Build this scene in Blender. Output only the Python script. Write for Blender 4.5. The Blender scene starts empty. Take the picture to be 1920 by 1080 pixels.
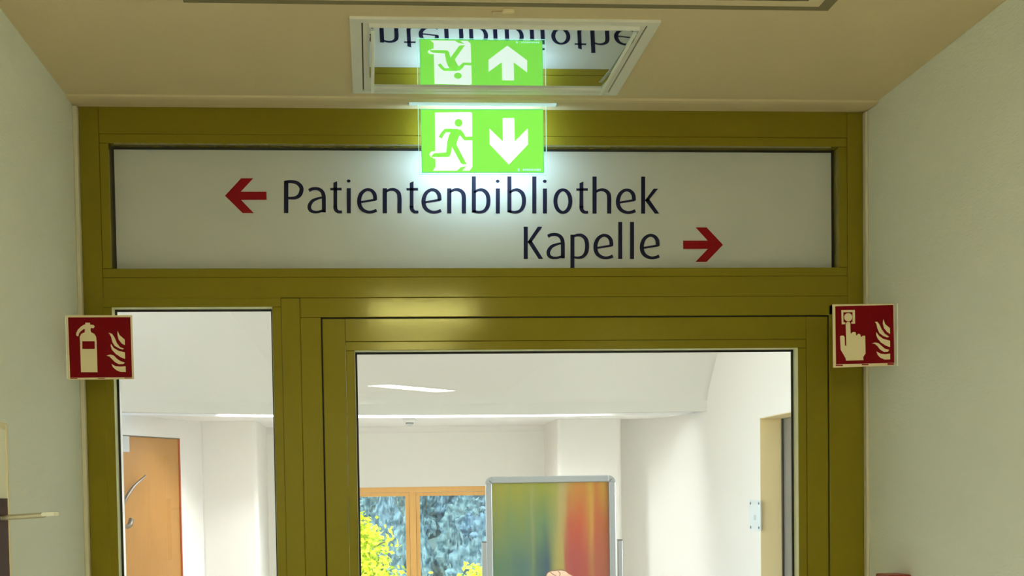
import bpy, bmesh, math, random
from mathutils import Vector, Matrix, noise

random.seed(7)
C = bpy.context.scene.collection
SC = bpy.context.scene
ZC = 1.60                      # eye height of the photographer (m)

# ------------------------------------------------------------------ camera
AX = (0.9959519, 0.01876032, 0.08790826)      # world X (right) seen in camera axes (right, up, forward)
AY = (-0.08871218, 0.04749362, 0.99492437)    # world Y (down the corridor)
AZ = (-0.01449002, 0.99869535, -0.04896563)   # world Z (up)
FPX, CX, CY = 2954.15, 960.0, 1076.1

cam_d = bpy.data.cameras.new('camera')
cam = bpy.data.objects.new('camera', cam_d)
C.objects.link(cam)
cam.matrix_world = Matrix(((AX[0], AX[1], -AX[2], 0), (AY[0], AY[1], -AY[2], 0), (AZ[0], AZ[1], -AZ[2], ZC), (0, 0, 0, 1)))
cam_d.sensor_width = 36.0
cam_d.lens = FPX / 1920 * 36.0
cam_d.shift_y = (CY - 540.0) / 1920
cam_d.clip_start = 0.05
cam_d.clip_end = 2000
SC.camera = cam

# ------------------------------------------------------------------ world, sun, exposure
SC.view_settings.view_transform = 'Standard'
SC.view_settings.look = 'None'
SC.view_settings.gamma = 1.0
SC.view_settings.exposure = 0.0
SC.view_settings.use_curve_mapping = False
SC.cycles.use_denoising = True
SC.cycles.max_bounces = 14
SC.cycles.diffuse_bounces = 8
SC.cycles.transparent_max_bounces = 16
SC.cycles.sample_clamp_indirect = 6.0

world = bpy.data.worlds.new('sky')
SC.world = world
world.use_nodes = True
wn = world.node_tree
sky = wn.nodes.new('ShaderNodeTexSky')
sky.sky_type = 'NISHITA'
sky.sun_disc = False
sky.sun_elevation = math.radians(52)
sky.sun_rotation = math.radians(200)
wn.links.new(sky.outputs[0], wn.nodes['Background'].inputs[0])
wn.nodes['Background'].inputs[1].default_value = 0.95


def light(name, kind, loc, direction, energy, color, size=None, size_y=None):
    d = bpy.data.lights.new(name, kind)
    d.energy = energy
    d.color = color
    if kind == 'AREA':
        d.shape = 'RECTANGLE'
        d.size = size
        d.size_y = size_y
    o = bpy.data.objects.new(name, d)
    o.location = loc
    o.rotation_euler = Vector(direction).to_track_quat('-Z', 'Y').to_euler()
    C.objects.link(o)
    return o


light('sun', 'SUN', (0, 0, 60), (0.30, 0.62, -0.72), 9.0, (1.0, 0.95, 0.86)).data.angle = 0.01
# daylight that comes through the side windows of the hall
light('daylight_left', 'AREA', (-1.98, 8.0, 2.05), (1, 0, 0.05), 74, (0.945, 0.975, 1.0), 3.4, 1.9)
light('daylight_right', 'AREA', (2.83, 7.0, 1.95), (-1, 0, 0.05), 225, (0.945, 0.975, 1.0), 2.2, 1.7)


# ------------------------------------------------------------------ helpers
def ray(x, y):
    d = ((x - CX) / FPX, (CY - y) / FPX, 1.0)
    dot = lambda a: a[0] * d[0] + a[1] * d[1] + a[2] * d[2]
    return Vector((dot(AX), dot(AY), dot(AZ)))


def PY(x, y, Y):
    r = ray(x, y)
    r = r * (Y / r.y)
    return Vector((r.x, r.y, r.z + ZC))


def PX(x, y, X):
    r = ray(x, y)
    r = r * (X / r.x)
    return Vector((r.x, r.y, r.z + ZC))


def mat(name, color, rough=0.5, metal=0.0, spec=0.5, noise_amt=0.0, noise_scale=20.0, bump=0.0, bump_scale=200.0,
        stretch=(1, 1, 1), coat=0.0):
    m = bpy.data.materials.new(name)
    m.use_nodes = True
    nt = m.node_tree
    b = nt.nodes['Principled BSDF']
    b.inputs['Base Color'].default_value = (*color, 1)
    b.inputs['Roughness'].default_value = rough
    b.inputs['Metallic'].default_value = metal
    b.inputs['Specular IOR Level'].default_value = spec
    b.inputs['Coat Weight'].default_value = coat
    if noise_amt or bump:
        tc = nt.nodes.new('ShaderNodeTexCoord')
        mp = nt.nodes.new('ShaderNodeMapping')
        mp.inputs['Scale'].default_value = stretch
        nt.links.new(tc.outputs['Object'], mp.inputs[0])
    if noise_amt:
        n = nt.nodes.new('ShaderNodeTexNoise')
        n.inputs['Scale'].default_value = noise_scale
        n.inputs['Detail'].default_value = 4
        nt.links.new(mp.outputs[0], n.inputs['Vector'])
        mx = nt.nodes.new('ShaderNodeMix')
        mx.data_type = 'RGBA'
        lo = [c * (1 - noise_amt) for c in color]
        hi = [min(1, c * (1 + noise_amt)) for c in color]
        mx.inputs[6].default_value = (*lo, 1)
        mx.inputs[7].default_value = (*hi, 1)
        nt.links.new(n.outputs['Fac'], mx.inputs[0])
        nt.links.new(mx.outputs[2], b.inputs['Base Color'])
    if bump:
        n2 = nt.nodes.new('ShaderNodeTexNoise')
        n2.inputs['Scale'].default_value = bump_scale
        n2.inputs['Detail'].default_value = 3
        nt.links.new(mp.outputs[0], n2.inputs['Vector'])
        bp = nt.nodes.new('ShaderNodeBump')
        bp.inputs['Strength'].default_value = bump
        bp.inputs['Distance'].default_value = 0.002
        nt.links.new(n2.outputs['Fac'], bp.inputs['Height'])
        nt.links.new(bp.outputs[0], b.inputs['Normal'])
    return m


def emit(name, color, strength, gloss=0.0):
    m = bpy.data.materials.new(name)
    m.use_nodes = True
    b = m.node_tree.nodes['Principled BSDF']
    b.inputs['Base Color'].default_value = (*[c * 0.5 for c in color], 1)
    b.inputs['Roughness'].default_value = 0.4
    b.inputs['Emission Color'].default_value = (*color, 1)
    b.inputs['Emission Strength'].default_value = strength
    return m


def glass_mat(name, tint=(0.97, 0.985, 0.975)):
    m = bpy.data.materials.new(name)
    m.use_nodes = True
    nt = m.node_tree
    nt.nodes.remove(nt.nodes['Principled BSDF'])
    out = nt.nodes['Material Output']
    tr = nt.nodes.new('ShaderNodeBsdfTransparent')
    tr.inputs[0].default_value = (*tint, 1)
    gl = nt.nodes.new('ShaderNodeBsdfGlossy')
    gl.inputs['Roughness'].default_value = 0.0
    fr = nt.nodes.new('ShaderNodeFresnel')
    fr.inputs[0].default_value = 1.5
    mx = nt.nodes.new('ShaderNodeMixShader')
    nt.links.new(fr.outputs[0], mx.inputs[0])
    nt.links.new(tr.outputs[0], mx.inputs[1])
    nt.links.new(gl.outputs[0], mx.inputs[2])
    nt.links.new(mx.outputs[0], out.inputs[0])
    return m


def props(o, label=None, cat=None, group=None, kind=None):
    if label: o['label'] = label
    if cat: o['category'] = cat
    if group: o['group'] = group
    if kind: o['kind'] = kind
    return o


def empty(name, loc=(0, 0, 0)):
    o = bpy.data.objects.new(name, None)
    o.location = loc
    o.empty_display_size = 0.05
    C.objects.link(o)
    return o


def obj(name, bm, m, parent=None, smooth=False):
    me = bpy.data.meshes.new(name)
    bmesh.ops.recalc_face_normals(bm, faces=bm.faces[:])
    if smooth:
        for f in bm.faces: f.smooth = True
    if parent is not None:
        off = Vector(parent.location)
        q = parent.parent
        while q is not None:
            off = off + Vector(q.location)
            q = q.parent
        bmesh.ops.translate(bm, verts=bm.verts[:], vec=-off)
    bm.to_mesh(me)
    bm.free()
    me.materials.append(m)
    o = bpy.data.objects.new(name, me)
    C.objects.link(o)
    if parent is not None: o.parent = parent
    return o


def add_box(bm, x0, x1, y0, y1, z0, z1, bevel=0.0, seg=2):
    vs = [bm.verts.new(p) for p in ((x0, y0, z0), (x1, y0, z0), (x1, y1, z0), (x0, y1, z0),
                                    (x0, y0, z1), (x1, y0, z1), (x1, y1, z1), (x0, y1, z1))]
    fs = [bm.faces.new([vs[i] for i in q]) for q in ((3, 2, 1, 0), (4, 5, 6, 7), (0, 1, 5, 4), (1, 2, 6, 5), (2, 3, 7, 6), (3, 0, 4, 7))]
    if bevel:
        es = {e for f in fs for e in f.edges}
        bmesh.ops.bevel(bm, geom=list(es), offset=bevel, segments=seg, affect='EDGES', profile=0.5)


def box(name, x0, x1, y0, y1, z0, z1, m, parent=None, bevel=0.0):
    bm = bmesh.new()
    add_box(bm, x0, x1, y0, y1, z0, z1, bevel)
    return obj(name, bm, m, parent)


def add_prism(bm, pts, depth):
    """planar polygon pts (3D) extruded by the vector depth"""
    d = Vector(depth)
    a = [bm.verts.new(p) for p in pts]
    b = [bm.verts.new(Vector(p) + d) for p in pts]
    n = len(a)
    bm.faces.new(a)
    bm.faces.new(b[::-1])
    for i in range(n):
        bm.faces.new((a[i], b[i], b[(i + 1) % n], a[(i + 1) % n]))


def add_tube(bm, pts, r, n=12, cap=True):
    rings = []
    pts = [Vector(p) for p in pts]
    rr = r if isinstance(r, (list, tuple)) else [r] * len(pts)
    for i, p in enumerate(pts):
        t = (pts[min(i + 1, len(pts) - 1)] - pts[max(i - 1, 0)]).normalized()
        u = t.cross(Vector((0, 0, 1)))
        if u.length < 1e-3: u = t.cross(Vector((1, 0, 0)))
        u.normalize()
        v = t.cross(u)
        rings.append([bm.verts.new(p + (u * math.cos(k * 2 * math.pi / n) + v * math.sin(k * 2 * math.pi / n)) * rr[i]) for k in range(n)])
    for a, b in zip(rings, rings[1:]):
        for k in range(n):
            bm.faces.new((a[k], a[(k + 1) % n], b[(k + 1) % n], b[k]))
    if cap:
        bm.faces.new(rings[0][::-1])
        bm.faces.new(rings[-1])


def smooth_path(pts, sub=6):
    """Catmull-Rom through points of any dimension"""
    out = []
    n = len(pts)
    for i in range(n - 1):
        p0, p1, p2, p3 = pts[max(i - 1, 0)], pts[i], pts[i + 1], pts[min(i + 2, n - 1)]
        for k in range(sub):
            t = k / sub
            out.append(tuple(0.5 * ((2 * b) + (-a + c) * t + (2 * a - 5 * b + 4 * c - d) * t * t + (-a + 3 * b - 3 * c + d) * t ** 3)
                             for a, b, c, d in zip(p0, p1, p2, p3)))
    out.append(tuple(pts[-1]))
    return out


def ribbon(bm, pts, to3d, curve=True, sub=6, closed=False):
    """pts = (x, y, width) in a flat drawing; a band of varying width, mapped by to3d"""
    if closed:
        pts = list(pts) + [pts[0], pts[1]]
    path = smooth_path(pts, sub) if curve else [tuple(p) for p in pts]
    if closed:
        path = path[:-sub]
    L, R = [], []
    for i, p in enumerate(path):
        a = path[max(i - 1, 0)]
        b = path[min(i + 1, len(path) - 1)]
        if closed and (i == 0 or i == len(path) - 1):
            a, b = path[-2], path[1]
        dx, dy = b[0] - a[0], b[1] - a[1]
        l = math.hypot(dx, dy) or 1
        nx, ny = -dy / l * p[2] * 0.53, dx / l * p[2] * 0.53
        L.append(bm.verts.new(to3d(p[0] + nx, p[1] + ny)))
        R.append(bm.verts.new(to3d(p[0] - nx, p[1] - ny)))
    for i in range(len(path) - 1):
        bm.faces.new((L[i], L[i + 1], R[i + 1], R[i]))


def poly(bm, pts, to3d):
    return bm.faces.new([bm.verts.new(to3d(*p)) for p in pts])


def disc(bm, cx, cy, rx, ry, to3d, n=28):
    poly(bm, [(cx + rx * math.cos(i * 2 * math.pi / n), cy + ry * math.sin(i * 2 * math.pi / n)) for i in range(n)], to3d)


def ring_frame(bm, x0, x1, y0, y1, w, z0, z1, bevel=0.0):
    """a flat rectangular ring lying in XY"""
    for pts in (((x0, y0), (x1, y0), (x1 - w, y0 + w), (x0 + w, y0 + w)), ((x1, y0), (x1, y1), (x1 - w, y1 - w), (x1 - w, y0 + w)),
                ((x1, y1), (x0, y1), (x0 + w, y1 - w), (x1 - w, y1 - w)), ((x0, y1), (x0, y0), (x0 + w, y0 + w), (x0 + w, y1 - w))):
        add_prism(bm, [(a, b, z0) for a, b in pts], (0, 0, z1 - z0))


# ------------------------------------------------------------------ materials
M = {}
M['wall'] = mat('wall_paint', (0.86, 0.895, 0.87), 0.85, spec=0.2, noise_amt=0.03, noise_scale=6, bump=0.55, bump_scale=150, stretch=(1, 0.45, 1.6))
M['ceiling'] = mat('ceiling_paint', (0.69, 0.575, 0.385), 0.9, spec=0.15, bump=0.3, bump_scale=240)
M['trim'] = mat('plaster_bead', (0.62, 0.57, 0.44), 0.85, spec=0.1)
M['hall_wall'] = mat('hall_wall_paint', (0.83, 0.81, 0.77), 0.9, spec=0.15, bump=0.1, bump_scale=200)
M['hall_ceiling'] = mat('hall_ceiling_paint', (0.94, 0.935, 0.92), 0.9, spec=0.1)
M['floor'] = mat('linoleum', (0.48, 0.44, 0.35), 0.45, noise_amt=0.12, noise_scale=30)
M['olive'] = mat('olive_lacquer', (0.200, 0.160, 0.013), 0.10, spec=0.26, noise_amt=0.03, noise_scale=60, bump=0.05, bump_scale=40)
M['olive'].node_tree.nodes['Principled BSDF'].inputs['Specular Tint'].default_value = (1.0, 0.92, 0.38, 1)
M['reveal_light'] = mat('painted_reveal_light', (0.88, 0.90, 0.60), 0.4)  # hall light on the glazing reveals, put into a pale colour
M['gasket'] = mat('black_rubber', (0.006, 0.005, 0.005), 0.6)
M['glass'] = glass_mat('clear_glass')
M['acrylic'] = glass_mat('clear_acrylic', (0.985, 1.0, 0.995))
M['panel_white'] = mat('white_backed_glass', (0.56, 0.57, 0.57), 0.30, spec=0.4)
M['navy'] = mat('navy_film', (0.010, 0.010, 0.038), 0.5, spec=0.15)
M['maroon'] = mat('maroon_film', (0.25, 0.003, 0.008), 0.5, spec=0.1)
M['white_metal'] = mat('white_enamel', (0.82, 0.82, 0.80), 0.4)
M['grey_groove'] = mat('grey_shadow_gap', (0.10, 0.10, 0.09), 0.7)
M['mirror'] = mat('mirror_diffuser', (0.66, 0.71, 0.72), 0.014, metal=1.0)
M['strip'] = mat('satin_white_strip', (0.95, 0.97, 0.96), 0.3)
M['lamp'] = emit('lit_diffuser', (0.99, 0.99, 0.72), 62.0)
M['cove_low'] = emit('added_fill_dim', (0.98, 0.99, 1.0), 3.0)  # dimmer end of the added fill
M['cove'] = emit('added_fill_bright', (0.98, 0.99, 1.0), 62.0)  # fill glow added for the far part of the hall
M['led'] = emit('led_strip', (0.62, 1.0, 0.97), 1.6)
M['rail'] = emit('lit_rail_plastic', (0.62, 0.92, 0.95), 0.55)
M['film_back'] = emit('exit_back_film', (0.62, 0.92, 1.0), 8.0)
M['film_green'] = emit('exit_green', (0.22, 0.80, 0.075), 0.92)
M['film_dgreen'] = emit('exit_edge_green', (0.07, 0.62, 0.22), 0.9)
M['film_white'] = emit('exit_white', (0.86, 1.0, 0.93), 0.96)
M['film_edge'] = emit('lit_acrylic_edge', (0.45, 1.0, 0.80), 0.9)
M['sign_plate'] = mat('photoluminescent_plate', (0.80, 0.68, 0.44), 0.5)
M['sign_red'] = mat('sign_red', (0.17, 0.001, 0.004), 0.6, spec=0.08)
M['steel'] = mat('brushed_steel', (0.62, 0.58, 0.48), 0.28, metal=1.0)
M['alu'] = mat('silver_aluminium', (0.29, 0.30, 0.31), 0.42, metal=0.6)
M['alu_dark'] = mat('dark_joint', (0.05, 0.05, 0.05), 0.6)
M['wood_door'] = mat('beech_veneer', (0.35, 0.165, 0.033), 0.5, noise_amt=0.14, noise_scale=9, stretch=(6, 6, 0.35))
M['wood_window'] = mat('pine_lacquer', (0.76, 0.40, 0.09), 0.45, noise_amt=0.08, noise_scale=8, stretch=(5, 5, 0.4))
M['door_edge'] = mat('red_door_edge', (0.45, 0.10, 0.03), 0.5)
M['grey_plastic'] = mat('grey_plastic', (0.50, 0.53, 0.53), 0.5)
M['dull_metal'] = mat('dull_handle_metal', (0.20, 0.175, 0.14), 0.4, metal=0.5)
M['cream_plastic'] = mat('cream_plastic', (0.88, 0.85, 0.68), 0.5)
M['tan'] = mat('tan_jamb_paint', (0.82, 0.66, 0.34), 0.6)
M['black'] = mat('black_lacquer', (0.010, 0.008, 0.008), 0.35)
M['plaque'] = mat('pale_blue_acrylic', (0.74, 0.84, 0.88), 0.25)
M['plaque_mark'] = mat('plaque_mark', (0.30, 0.42, 0.45), 0.5)
M['call_red'] = mat('call_point_red', (0.30, 0.022, 0.010), 0.35)
M['skin'] = mat('printed_flesh', (0.62, 0.40, 0.28), 0.6)
M['ink'] = mat('printed_outline', (0.16, 0.07, 0.04), 0.6)
M['wine_glass_front'] = mat('dark_wine_bottle_window', (0.045, 0.008, 0.008), 0.5, spec=0.15)

# ------------------------------------------------------------------ key dimensions
XL, XR = -0.707, 1.275            # corridor walls
ZCEI = ZC + 0.971                 # corridor ceiling
YF, YB = 3.98, 4.065              # front / back of the glazed frame
YG = 4.027                        # front of the glass
YBACK = -6.6

# ------------------------------------------------------------------ room shell: corridor
def structure(o): return props(o, kind='structure')

structure(box('floor', -2.6, 3.4, YBACK - 0.2, YB, -0.2, 0.0, M['floor']))
structure(box('floor_hall', -2.6, 3.4, YB, 14.3, -0.2, 0.0, mat('pale_hall_floor', (0.84, 0.82, 0.77), 0.5)))
structure(box('wall_left', XL - 0.25, XL, YBACK, YB, 0, ZCEI, M['wall']))
structure(box('wall_right', XR, XR + 0.25, YBACK, YB, 0, ZCEI, M['wall']))
structure(box('wall_back', XL - 0.25, XR + 0.25, YBACK - 0.2, YBACK, 0, ZCEI, M['wall']))
bm = bmesh.new()
cx0, cx1, cy0, cy1 = 0.010, 0.573, 3.262, 3.788
add_box(bm, XL - 0.25, XR + 0.25, YBACK - 0.2, cy0, ZCEI, ZCEI + 0.25)
add_box(bm, XL - 0.25, XR + 0.25, cy1, YB, ZCEI, ZCEI + 0.25)
add_box(bm, XL - 0.25, cx0, cy0, cy1, ZCEI, ZCEI + 0.25)
add_box(bm, cx1, XR + 0.25, cy0, cy1, ZCEI, ZCEI + 0.25)
add_box(bm, cx0, cx1, cy0, cy1, ZCEI + 0.06, ZCEI + 0.25)
structure(obj('ceiling', bm, M['ceiling']))
# plaster strip of the ceiling in front of the door frame
bm = bmesh.new()
prof = [(3.872, ZCEI), (3.879, ZCEI - 0.004), (3.894, ZCEI - 0.0055), (YF - 0.001, ZCEI - 0.0035), (YF - 0.001, ZCEI)]
add_prism(bm, [(XL, a, b) for a, b in prof], (XR - XL, 0, 0))
structure(obj('trim_2', bm, M['ceiling']))
# narrow plaster beads between the walls and the frame
box_l = box('trim_3', XL, XL + 0.0115, 3.955, YF - 0.0005, 0, ZCEI - 0.006, M['trim'], bevel=0.003)
structure(box_l)
structure(box('trim_4', XR - 0.0085, XR, 3.955, YF - 0.0005, 0, ZCEI - 0.006, M['trim'], bevel=0.003))

# ------------------------------------------------------------------ glazed frame: transom light, side light, door
OL, OR_ = -0.6962, 1.2735                           # outer frame
ZT = ZC + 0.969
T_X0, T_X1, T_Z0, T_Z1 = -0.6262, 1.2045, ZC + 0.5752, ZC + 0.8805     # transom opening
S_X0, S_X1, S_Z1 = -0.6288, -0.2372, ZC + 0.4800                      # side light opening
G_X0, G_X1, G_Z1 = -0.1142, 1.1738, ZC + 0.4498                      # door gap
L_X0, L_X1, L_Z1 = -0.0352, 1.0960, ZC + 0.3706                      # leaf glass opening
SILL = 0.10
BW = 0.0225                                         # width of the glazing beads

frame = structure(empty('trim_1', (OL, YF, 0)))
bv = 0.0012
def member(name, x0, x1, z0, z1, parent, y0=YF, y1=YB, bevel=bv):
    return box(name, x0, x1, y0, y1, z0, z1, M['olive'], parent, bevel)
def bead_ring(parent, x0, x1, z0, z1, y0, bottom=True):
    """four glazing beads around an opening x0..x1, z0..z1 (outer edges lie BW away)"""
    e = 0.0005
    member('glazing_bead', x0 - BW + e, x1 + BW - e, z1, z1 + BW - e, parent, y0, YG - 0.001)
    member('glazing_bead', x0 - BW + e, x0, z0, z1 - e, parent, y0, YG - 0.001)
    member('glazing_bead', x1, x1 + BW - e, z0, z1 - e, parent, y0, YG - 0.001)
    if bottom:
        member('glazing_bead', x0 - BW + e, x1 + BW - e, z0 - BW + e, z0 - e, parent, y0, YG - 0.001)
# posts and rails of the fixed frame (they stop where the beads begin)
member('post', OL, T_X0 - BW, 0, ZT, frame)
member('post', T_X1 + BW, OR_, S_Z1, ZT, frame)
member('post', G_X1 + 0.0035, OR_, 0, S_Z1 - 0.0005, frame)
member('rail', T_X0 - BW + 0.0003, T_X1 + BW - 0.0003, T_Z1 + BW, ZT, frame)
member('rail', T_X0 - BW + 0.0003, T_X1 + BW - 0.0003, ZC + 0.5022, T_Z0 - BW, frame)
member('rail', S_X1 + BW + 0.0465, T_X1 + BW - 0.0003, G_Z1 + 0.0035, ZC + 0.5017, frame)
member('rail', S_X0 - BW, S_X1 + BW, S_Z1 + BW, ZC + 0.5017, frame)
member('mullion', S_X1 + BW, -0.1688, 0, ZC + 0.5010, frame)
member('post', -0.1684, G_X0 - 0.0035, 0, G_Z1 + 0.0030, frame)
member('rail', S_X0 - BW + 0.0003, S_X1 + BW - 0.0003, 0, SILL - BW, frame)

# transom light: white backed glass
win1 = structure(empty('window_1', (0.29, YF, T_Z0)))
bead_ring(win1, T_X0, T_X1, T_Z0, T_Z1, YF + 0.0008)
def gasket_ring(parent, x0, x1, z0, z1, w, out=0.006):
    bm = bmesh.new()
    y0, y1 = YG - 0.0012, YG + 0.004
    add_box(bm, x0 - out, x1 + out, y0, y1, z1 - w, z1 + out)
    add_box(bm, x0 - out, x1 + out, y0, y1, z0 - out, z0 + w)
    add_box(bm, x0 - out, x0 + w, y0, y1, z0 + w, z1 - w)
    add_box(bm, x1 - w, x1 + out, y0, y1, z0 + w, z1 - w)
    return obj('gasket', bm, M['gasket'], parent)
gasket_ring(win1, T_X0, T_X1, T_Z0, T_Z1, 0.0058)

# side light and door glass
win2 = structure(empty('window_2', (-0.43, YF, SILL)))
bead_ring(win2, S_X0, S_X1, SILL, S_Z1, YF + 0.0008)
gasket_ring(win2, S_X0, S_X1, SILL, S_Z1, 0.0058)
box('glass_pane', S_X0 - 0.005, S_X1 + 0.005, YG + 0.0005, YG + 0.006, SILL - 0.005, S_Z1 + 0.005, M['glass'], win2)

door1 = structure(empty('door_1', (G_X0, YF, 0)))
zb = 0.012
member('stile', G_X0, L_X0 - BW, zb, G_Z1, door1, y0=YF + 0.001)
member('stile', L_X1 + BW, G_X1, zb, G_Z1, door1, y0=YF + 0.001)
member('rail', L_X0 - BW + 0.0003, L_X1 + BW - 0.0003, L_Z1 + BW, G_Z1, door1, y0=YF + 0.001)
member('rail', L_X0 - BW + 0.0003, L_X1 + BW - 0.0003, zb, SILL - BW, door1, y0=YF + 0.001)
bead_ring(door1, L_X0, L_X1, SILL, L_Z1, YF + 0.0025)
gasket_ring(door1, L_X0, L_X1, SILL, L_Z1, 0.0058)
box('glass_pane', L_X0 - 0.005, L_X1 + 0.005, YG + 0.0005, YG + 0.006, SILL - 0.005, L_Z1 + 0.005, M['glass'], door1)
for par, a0, a1, zt_ in ((win2, S_X0, S_X1, S_Z1), (door1, L_X0, L_X1, L_Z1)):  # thin pale strips added for the hall light on the reveals
    box('reveal_light_strip', a0, a0 + 0.0006, YF + 0.003, YG - 0.0014, SILL, zt_, M['reveal_light'], par)
    box('reveal_light_strip', a1 - 0.0006, a1, YF + 0.003, YG - 0.0014, SILL, zt_, M['reveal_light'], par)
    box('reveal_light_strip', a0 + 0.0006, a1 - 0.0006, YF + 0.003, YG - 0.0014, zt_ - 0.0006, zt_, M['reveal_light'], par)
# rubber seal seen as the dark line around the leaf
bm = bmesh.new()
g = 0.0045
add_box(bm, G_X0 - g, G_X1 + g, YF + 0.012, YB - 0.005, G_Z1 - 0.002, G_Z1 + g)
add_box(bm, G_X0 - g, G_X0 + 0.002, YF + 0.012, YB - 0.005, 0.01, G_Z1 - 0.002)
add_box(bm, G_X1 - 0.002, G_X1 + g, YF + 0.012, YB - 0.005, 0.01, G_Z1 - 0.002)
obj('door_seal', bm, M['gasket'], frame)

# ------------------------------------------------------------------ direction sign: panel with lettering
sign = props(empty('direction_sign', (0.29, YG, T_Z0 - 0.004)),
             'wide white sign above the door with words Patientenbibliothek, Kapelle and two red arrows', 'sign')
box('sign_panel', T_X0 - 0.005, T_X1 + 0.005, YG + 0.0005, YG + 0.006, T_Z0 - 0.005, T_Z1 + 0.005, M['panel_white'], sign)
YL = YG - 0.0003

def letter_map(ox, base):
    return lambda x, y: PY(ox + x, base - y, YL)

def stem(bm, f, x, y0, y1, w=7.0, slant=0.0):
    w *= 1.06
    poly(bm, [(x - w / 2, y0), (x + w / 2, y0), (x + w / 2, y1 + slant), (x - w / 2, y1 - slant)], f)

def g_P(bm, f):
    stem(bm, f, 4.0, 0, 60.5, 7.8)
    ribbon(bm, [(2, 58.2, 5), (13, 59.0, 5.4), (24, 56.8, 6.4), (31.3, 50, 7.2), (32.6, 42.5, 7.4), (29, 33.5, 7.0), (20.5, 28.6, 5.6), (6, 28.2, 4.2)], f)
def g_a(bm, f):
    ribbon(bm, [(3.0, 42.4, 6.0), (10, 45.6, 5.6), (19.5, 45.6, 5.6), (27, 41.2, 6.4), (30.5, 33, 7.0), (31.0, 20, 7.0), (31.0, 1.5, 7.0)], f)
    ribbon(bm, [(30, 29.8, 3.2), (20, 27.6, 4.2), (9.5, 22.8, 5.8), (3.9, 13.5, 6.6), (5.6, 5.8, 6.0), (12, 2.3, 5.0), (20, 2.2, 4.4), (29, 4.4, 4.2), (33.5, 3.2, 4.4)], f)
def g_t(bm, f):
    poly(bm, [(5.8, 57.2), (12.8, 60.0), (12.8, 11), (5.8, 11)], f)
    ribbon(bm, [(9.3, 14, 7.0), (9.7, 8, 6.8), (13, 3.6, 6.0), (17, 2.4, 5.2), (22, 2.6, 4.8)], f)
    poly(bm, [(0, 42.8), (21.5, 42.8), (21.0, 47.6), (-0.5, 47.2)], f)
def g_i(bm, f):
    stem(bm, f, 3.6, 0, 47, 7.2)
    disc(bm, 3.4, 60.4, 3.5, 2.9, f)
def g_e(bm, f):
    ribbon(bm, [(36.2, 5.6, 5.8), (28, 2.6, 5.2), (19, 2.4, 5.4), (9.5, 7, 6.4), (4.2, 15.5, 7.2), (3.8, 27, 7.2), (8.2, 37.8, 6.4), (17, 44.0, 5.4),
                (26, 42.8, 5.8), (32, 36, 6.8), (33.4, 27.5, 6.8), (33.2, 24.6, 6.0)], f)
    ribbon(bm, [(34.5, 25.4, 4.0), (5.5, 20.6, 3.6)], f, curve=False)
def g_n(bm, f, h=47):
    stem(bm, f, 3.8, 0, h, 7.4)
    ribbon(bm, [(5, 40.0, 3.6), (13, 44.2, 4.8), (22, 44.0, 5.8), (29.2, 38.4, 7.0), (31.2, 29, 7.4), (31.2, 14, 7.4), (31.2, 0, 7.4)], f)
def g_b(bm, f):
    stem(bm, f, 3.7, 2, 69.5, 7.2)
    ribbon(bm, [(4, 39.0, 3.4), (12, 43.8, 4.6), (20.5, 43.8, 5.8), (28.2, 37.2, 7.0), (31.0, 26, 7.2), (29.6, 13.5, 7.0), (23.5, 5.0, 5.8), (15, 2.4, 4.8), (6, 3.4, 4.4), (1.5, 4.6, 4.0)], f)
def g_l(bm, f): stem(bm, f, 3.6, 0, 69.5, 7.2)
def g_o(bm, f):
    pts = []
    for i in range(16):
        a = i * math.pi / 8
        pts.append((17.6 + 14.0 * math.cos(a), 23.3 + 21.2 * math.sin(a), 5.2 + 2.0 * abs(math.cos(a))))
    ribbon(bm, pts, f, closed=True)
def g_h(bm, f): g_n(bm, f, 69.5)
def g_k(bm, f):
    stem(bm, f, 3.7, 0, 69.5, 7.2)
    poly(bm, [(6.5, 24.2), (23.5, 47.0), (31.8, 47.0), (12.0, 22.5)], f)
    poly(bm, [(7.2, 25.0), (13.5, 29.5), (34.0, 0), (25.6, 0)], f)
def g_K(bm, f):
    stem(bm, f, 3.7, 0, 60.5, 7.4)
    poly(bm, [(6.8, 31.5), (26.5, 60.5), (34.8, 60.5), (13.0, 29.5)], f)
    poly(bm, [(7.0, 32.5), (13.5, 36.5), (36.6, 0), (28.0, 0)], f)
def g_p(bm, f):
    stem(bm, f, 3.7, -19, 45.5, 7.2)
    ribbon(bm, [(4, 41.5, 3.6), (12, 44.6, 4.8), (21, 44.2, 5.8), (28.6, 37.4, 7.0), (31.2, 26, 7.2), (29.6, 13, 7.0), (23.5, 4.8, 5.6), (15, 2.4, 4.4), (5, 3.6, 3.4)], f)
GL = dict(P=g_P, a=g_a, t=g_t, i=g_i, e=g_e, n=g_n, b=g_b, l=g_l, o=g_o, h=g_h, k=g_k, K=g_K, p=g_p)
BASE1 = lambda x: 399.6 + (x - 533) * 0.0016
line1 = [('P', 532.6), ('a', 576.2), ('t', 619.4), ('i', 650.4), ('e', 670), ('n', 717.8), ('t', 762.6), ('e', 790.8), ('n', 838.6), ('b', 884.8),
         ('i', 929.8), ('b', 951.4), ('l', 998.2), ('i', 1018), ('o', 1037.8), ('t', 1080.8), ('h', 1111), ('e', 1155.2), ('k', 1202.2)]
line2 = [('K', 982), ('a', 1024.3), ('p', 1069.6), ('e', 1113), ('l', 1159.4), ('l', 1181.4), ('e', 1200)]
for ch, x in line1:
    bm = bmesh.new(); GL[ch](bm, letter_map(x, BASE1(x))); obj('letter', bm, M['navy'], sign)
for ch, x in line2:
    bm = bmesh.new(); GL[ch](bm, letter_map(x, 485.6)); obj('letter', bm, M['navy'], sign)
F0 = lambda x, y: PY(x, y, YL)
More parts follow.
